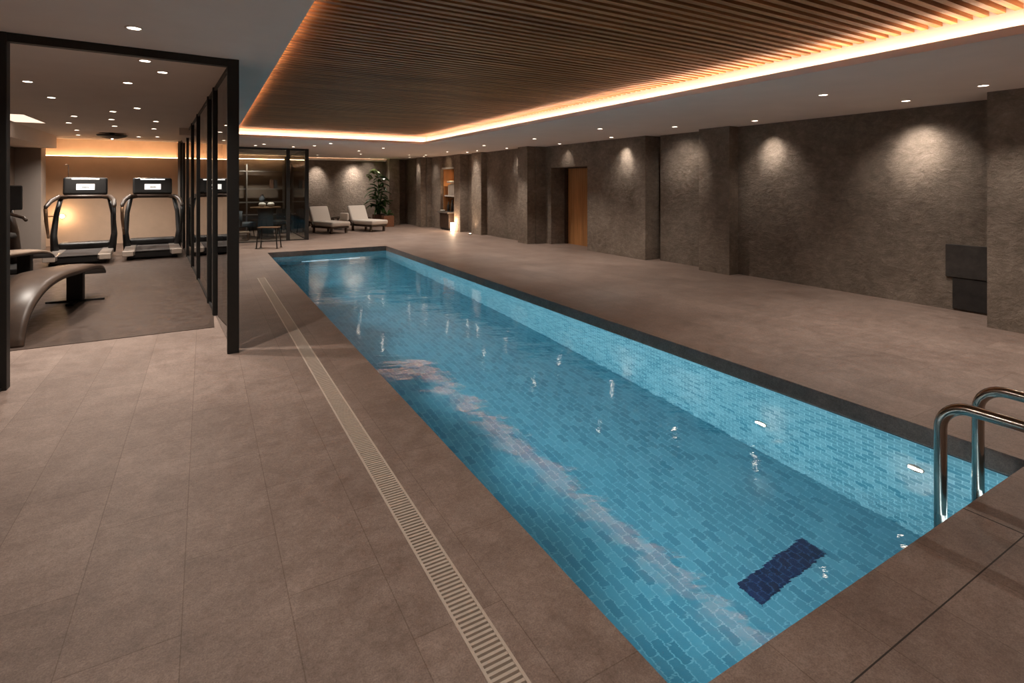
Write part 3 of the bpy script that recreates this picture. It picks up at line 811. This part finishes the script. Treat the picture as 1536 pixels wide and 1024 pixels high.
for k, (y, hh, lab) in enumerate(((17.95, .34, 'dark bottle at the left of the niche console table'), (17.62, .42, 'tallest dark bottle on the niche console table'), (17.36, .30, 'short dark bottle at the right of the niche console table'))):
    t = MB().lathe([(0, 0), (.05, 0), (.052, hh * .6), (.02, hh * .78), (.02, hh), (0, hh)], seg=14).build('bottle', M['charcoal'], smooth=True, loc=(7.7, y, .64))
    tag(t, lab, 'bottle', 'bottles on the niche console table')
t = MB().lathe([(0, 0), (.06, 0), (.10, .05), (.09, .055), (.05, .012), (0, .01)], seg=18).build('bowl', M['white'], smooth=True, loc=(7.45, 17.9, .64))
tag(t, 'small pale bowl on the front corner of the niche console table', 'bowl')
def lantern(x, y, h, r, lab):
    e = empty('floor_lantern', (x, y, 0), 0, lab, 'lantern', 'glowing lanterns on the floor by the niche')
    MB().lathe([(0, .015), (r, .015), (r, h), (0, h)], seg=20).build('shade', M['lamp'], e, smooth=False)
    MB().lathe([(0, 0), (r + .008, 0), (r + .008, .015), (0, .015)], seg=20).build('base', M['black'], e)
    l = bpy.data.lights.new('lantern_lamp', 'POINT'); l.energy = 5; l.color = (1, .68, .42); l.shadow_soft_size = .06
    o = bpy.data.objects.new('lantern_lamp', l); o.location = (x, y, h + .08); COL.objects.link(o)
lantern(7.38, 16.85, .30, .07, 'glowing white cylinder lantern on the floor in front of the towel niche')
spot('niche_lamp', (7.15, 17.4, 2.6), (7.55, 17.6, 2.3), 3, 80, 1, (1, .74, .5))
spot('niche_lamp', (7.75, 17.6, 2.15), (7.8, 17.6, 0), 22, 110, .8, (1, .72, .46))
spot('uplight_lamp', (7.40, 15.5, .05), (7.62, 15.55, .7), 7, 80, 1, (1, .74, .5))
e = empty('floor_uplight', (7.40, 15.5, 0), 0, 'small floor uplight at the foot of the lit pillar right of the niche', 'uplight')
MB().lathe([(0, 0), (.07, 0), (.06, .03), (.045, .035), (0, .03)], seg=16).build('housing', M['steel'], e, smooth=True)
MB().lathe([(0, .034), (.04, .034), (0, .036)], seg=16).build('lens', M['lens'], e)

# ------------------------------------------------------------------ lounge room behind glass
struct('wall_lounge_back', MB().box(-.3, 20.9, 0, 2.55, 21.3, CZ), M['brownwall'])
tag(MB().box(-.2, 20.75, 2.50, 2.5, 20.77, 2.515).build('led_strip', M['ledsoft']), 'amber light strip above the lounge shelves behind the glass front', 'light strip')
e = empty('shelving_unit', (1.45, 20.4, 0), 0, 'tall open steel shelving unit behind the lounge glass', 'shelving unit')
for z in (.55, .98, 1.44, 2.05):
    MB().box(-1.4, -.18, z, 1.0, .18, z + .03).build('shelf', M['greymetal'], e)
for x in (-1.4, -.2, .97):
    MB().box(x, -.18, 0, x + .03, -.15, 2.3).box(x, .15, 0, x + .03, .18, 2.3).build('upright', M['greymetal'], e)
vs = [(.55, 1.47, 'pale round vase on the middle lounge shelf', .09), (.95, 1.47, 'slim grey vase on the middle lounge shelf', .05), (1.75, 1.01, 'dark squat vase on the lower lounge shelf', .10)]
for x, z, lab, r in vs:
    t = MB().lathe([(0, 0), (r * .7, 0), (r, r * .9), (r * .6, r * 1.9), (r * .35, r * 2.2), (r * .4, r * 2.5), (0, r * 2.5)], seg=18).build('vase', M['white'] if r > .08 and z > 1.2 else M['bluegrey'], smooth=True, loc=(x, 20.4, z + .0005))
    tag(t, lab, 'vase', 'vases on the lounge shelves')
for k, (x, lab) in enumerate(((2.05, 'leftmost upright book block on the middle lounge shelf'), (2.18, 'dark upright book beside the leftmost on the middle lounge shelf'))):
    t = MB().box(-.05, -.1, 0, .05, .1, .30).build('book', M['charcoal'] if k else M['terra'], loc=(x, 20.4, 1.4705)); tag(t, lab, 'book', 'books on the lounge shelf')
e = empty('bar_table', (1.62, 17.75, 0), 0, 'round high table in the lounge with two white bowls on it', 'table')
MB().lathe([(0, .90), (.42, .90), (.43, .915), (.42, .93), (0, .93)], seg=32).build('tabletop', M['bronze'], e, smooth=False)
MB().lathe([(0, 0), (.26, 0), (.25, .02), (.22, .10), (.20, .60), (.24, .90), (0, .90)], seg=28).build('pedestal', M['bluegrey'], e, smooth=True)
for x, lab in ((1.52, 'white rounded bowl at the left on the high lounge table'), (1.76, 'white rounded bowl at the right on the high lounge table')):
    t = MB().lathe([(0, 0), (.06, 0), (.105, .05), (.10, .10), (.06, .135), (0, .14)], seg=20).build('bowl', M['lampwhite'] if 'lampwhite' in M else M['white'], smooth=True, loc=(x, 17.7, .93))
    tag(t, lab, 'bowl', 'white bowls on the lounge table')
def armchair(loc, rz, lab, mat):
    e = empty('armchair', loc, rz, lab, 'armchair', 'armchairs in the lounge')
    MB().box(-.30, -.30, .30, .30, .28, .44).build('seat', mat, e, bevel=.04, seg=3)
    rows = []
    for t in range(9):
        a = R(200 + 140 * t / 8 - 180); 
        rows.append([(.34 * math.cos(a), .34 * math.sin(a), .34), (.36 * math.cos(a), .36 * math.sin(a), .6), (.34 * math.cos(a), .34 * math.sin(a), .80)])
    MB().sheet(rows, .05).build('backrest', mat, e, smooth=True)
    for x in (-.22, .22):
        for y in (-.22, .22): MB().tube([(x, y, .31), (x * 1.15, y * 1.15, 0)], .014, 8).build('leg', M['black'], e)
    return e
armchair((1.05, 18.4, 0), R(100), 'grey armchair in the lounge left of the high table', M['bluegrey'])
armchair((.35, 17.6, 0), R(60), 'black armchair in the lounge next to the tall black post', M['charcoal'])
armchair((2.15, 19.0, 0), R(-60), 'dark armchair in the lounge right of the high table', M['charcoal'])
e = empty('low_table', (.85, 17.25, 0), 0, 'low tan coffee table in the lounge in front of the chairs', 'coffee table')
MB().box(-.3, -.2, .20, .3, .2, .24).build('tabletop', M['paleleather'], e, bevel=.01)
for x in (-.26, .26):
    for y in (-.16, .16): MB().box(x - .015, y - .015, 0, x + .015, y + .015, .20).build('leg', M['bronze'], e)
spot('lounge_lamp', (1.6, 17.7, 2.5), (1.6, 17.7, 0), 75, 100, 1)
spot('lounge_lamp', (1.3, 19.6, 2.5), (1.4, 20.5, 1), 70, 100, 1)

# ------------------------------------------------------------------ world, camera, view
wd = bpy.data.worlds.new('world'); scene.world = wd; wd.use_nodes = True
wd.node_tree.nodes['Background'].inputs[0].default_value = (.02, .02, .02, 1)
wd.node_tree.nodes['Background'].inputs[1].default_value = 1
cam = bpy.data.cameras.new('camera'); co = bpy.data.objects.new('camera', cam); COL.objects.link(co)
yaw = math.atan(462 / 800)
co.location = (0, 0, 1.6); co.rotation_euler = (PI / 2, 0, -yaw)
cam.sensor_width = 36; cam.lens = 36 * 800 / 1536; cam.shift_y = -(512 - 277) / 1536
cam.clip_start = .05
scene.camera = co
scene.view_settings.view_transform = 'Standard'; scene.view_settings.look = 'None'
scene.view_settings.gamma = 1; scene.view_settings.exposure = 1.25; scene.view_settings.use_curve_mapping = False
cy = scene.cycles
cy.use_denoising = True
cy.caustics_reflective = False; cy.caustics_refractive = True
cy.max_bounces = 8; cy.diffuse_bounces = 4; cy.glossy_bounces = 4; cy.transmission_bounces = 6; cy.transparent_max_bounces = 24
cy.sample_clamp_indirect = 4
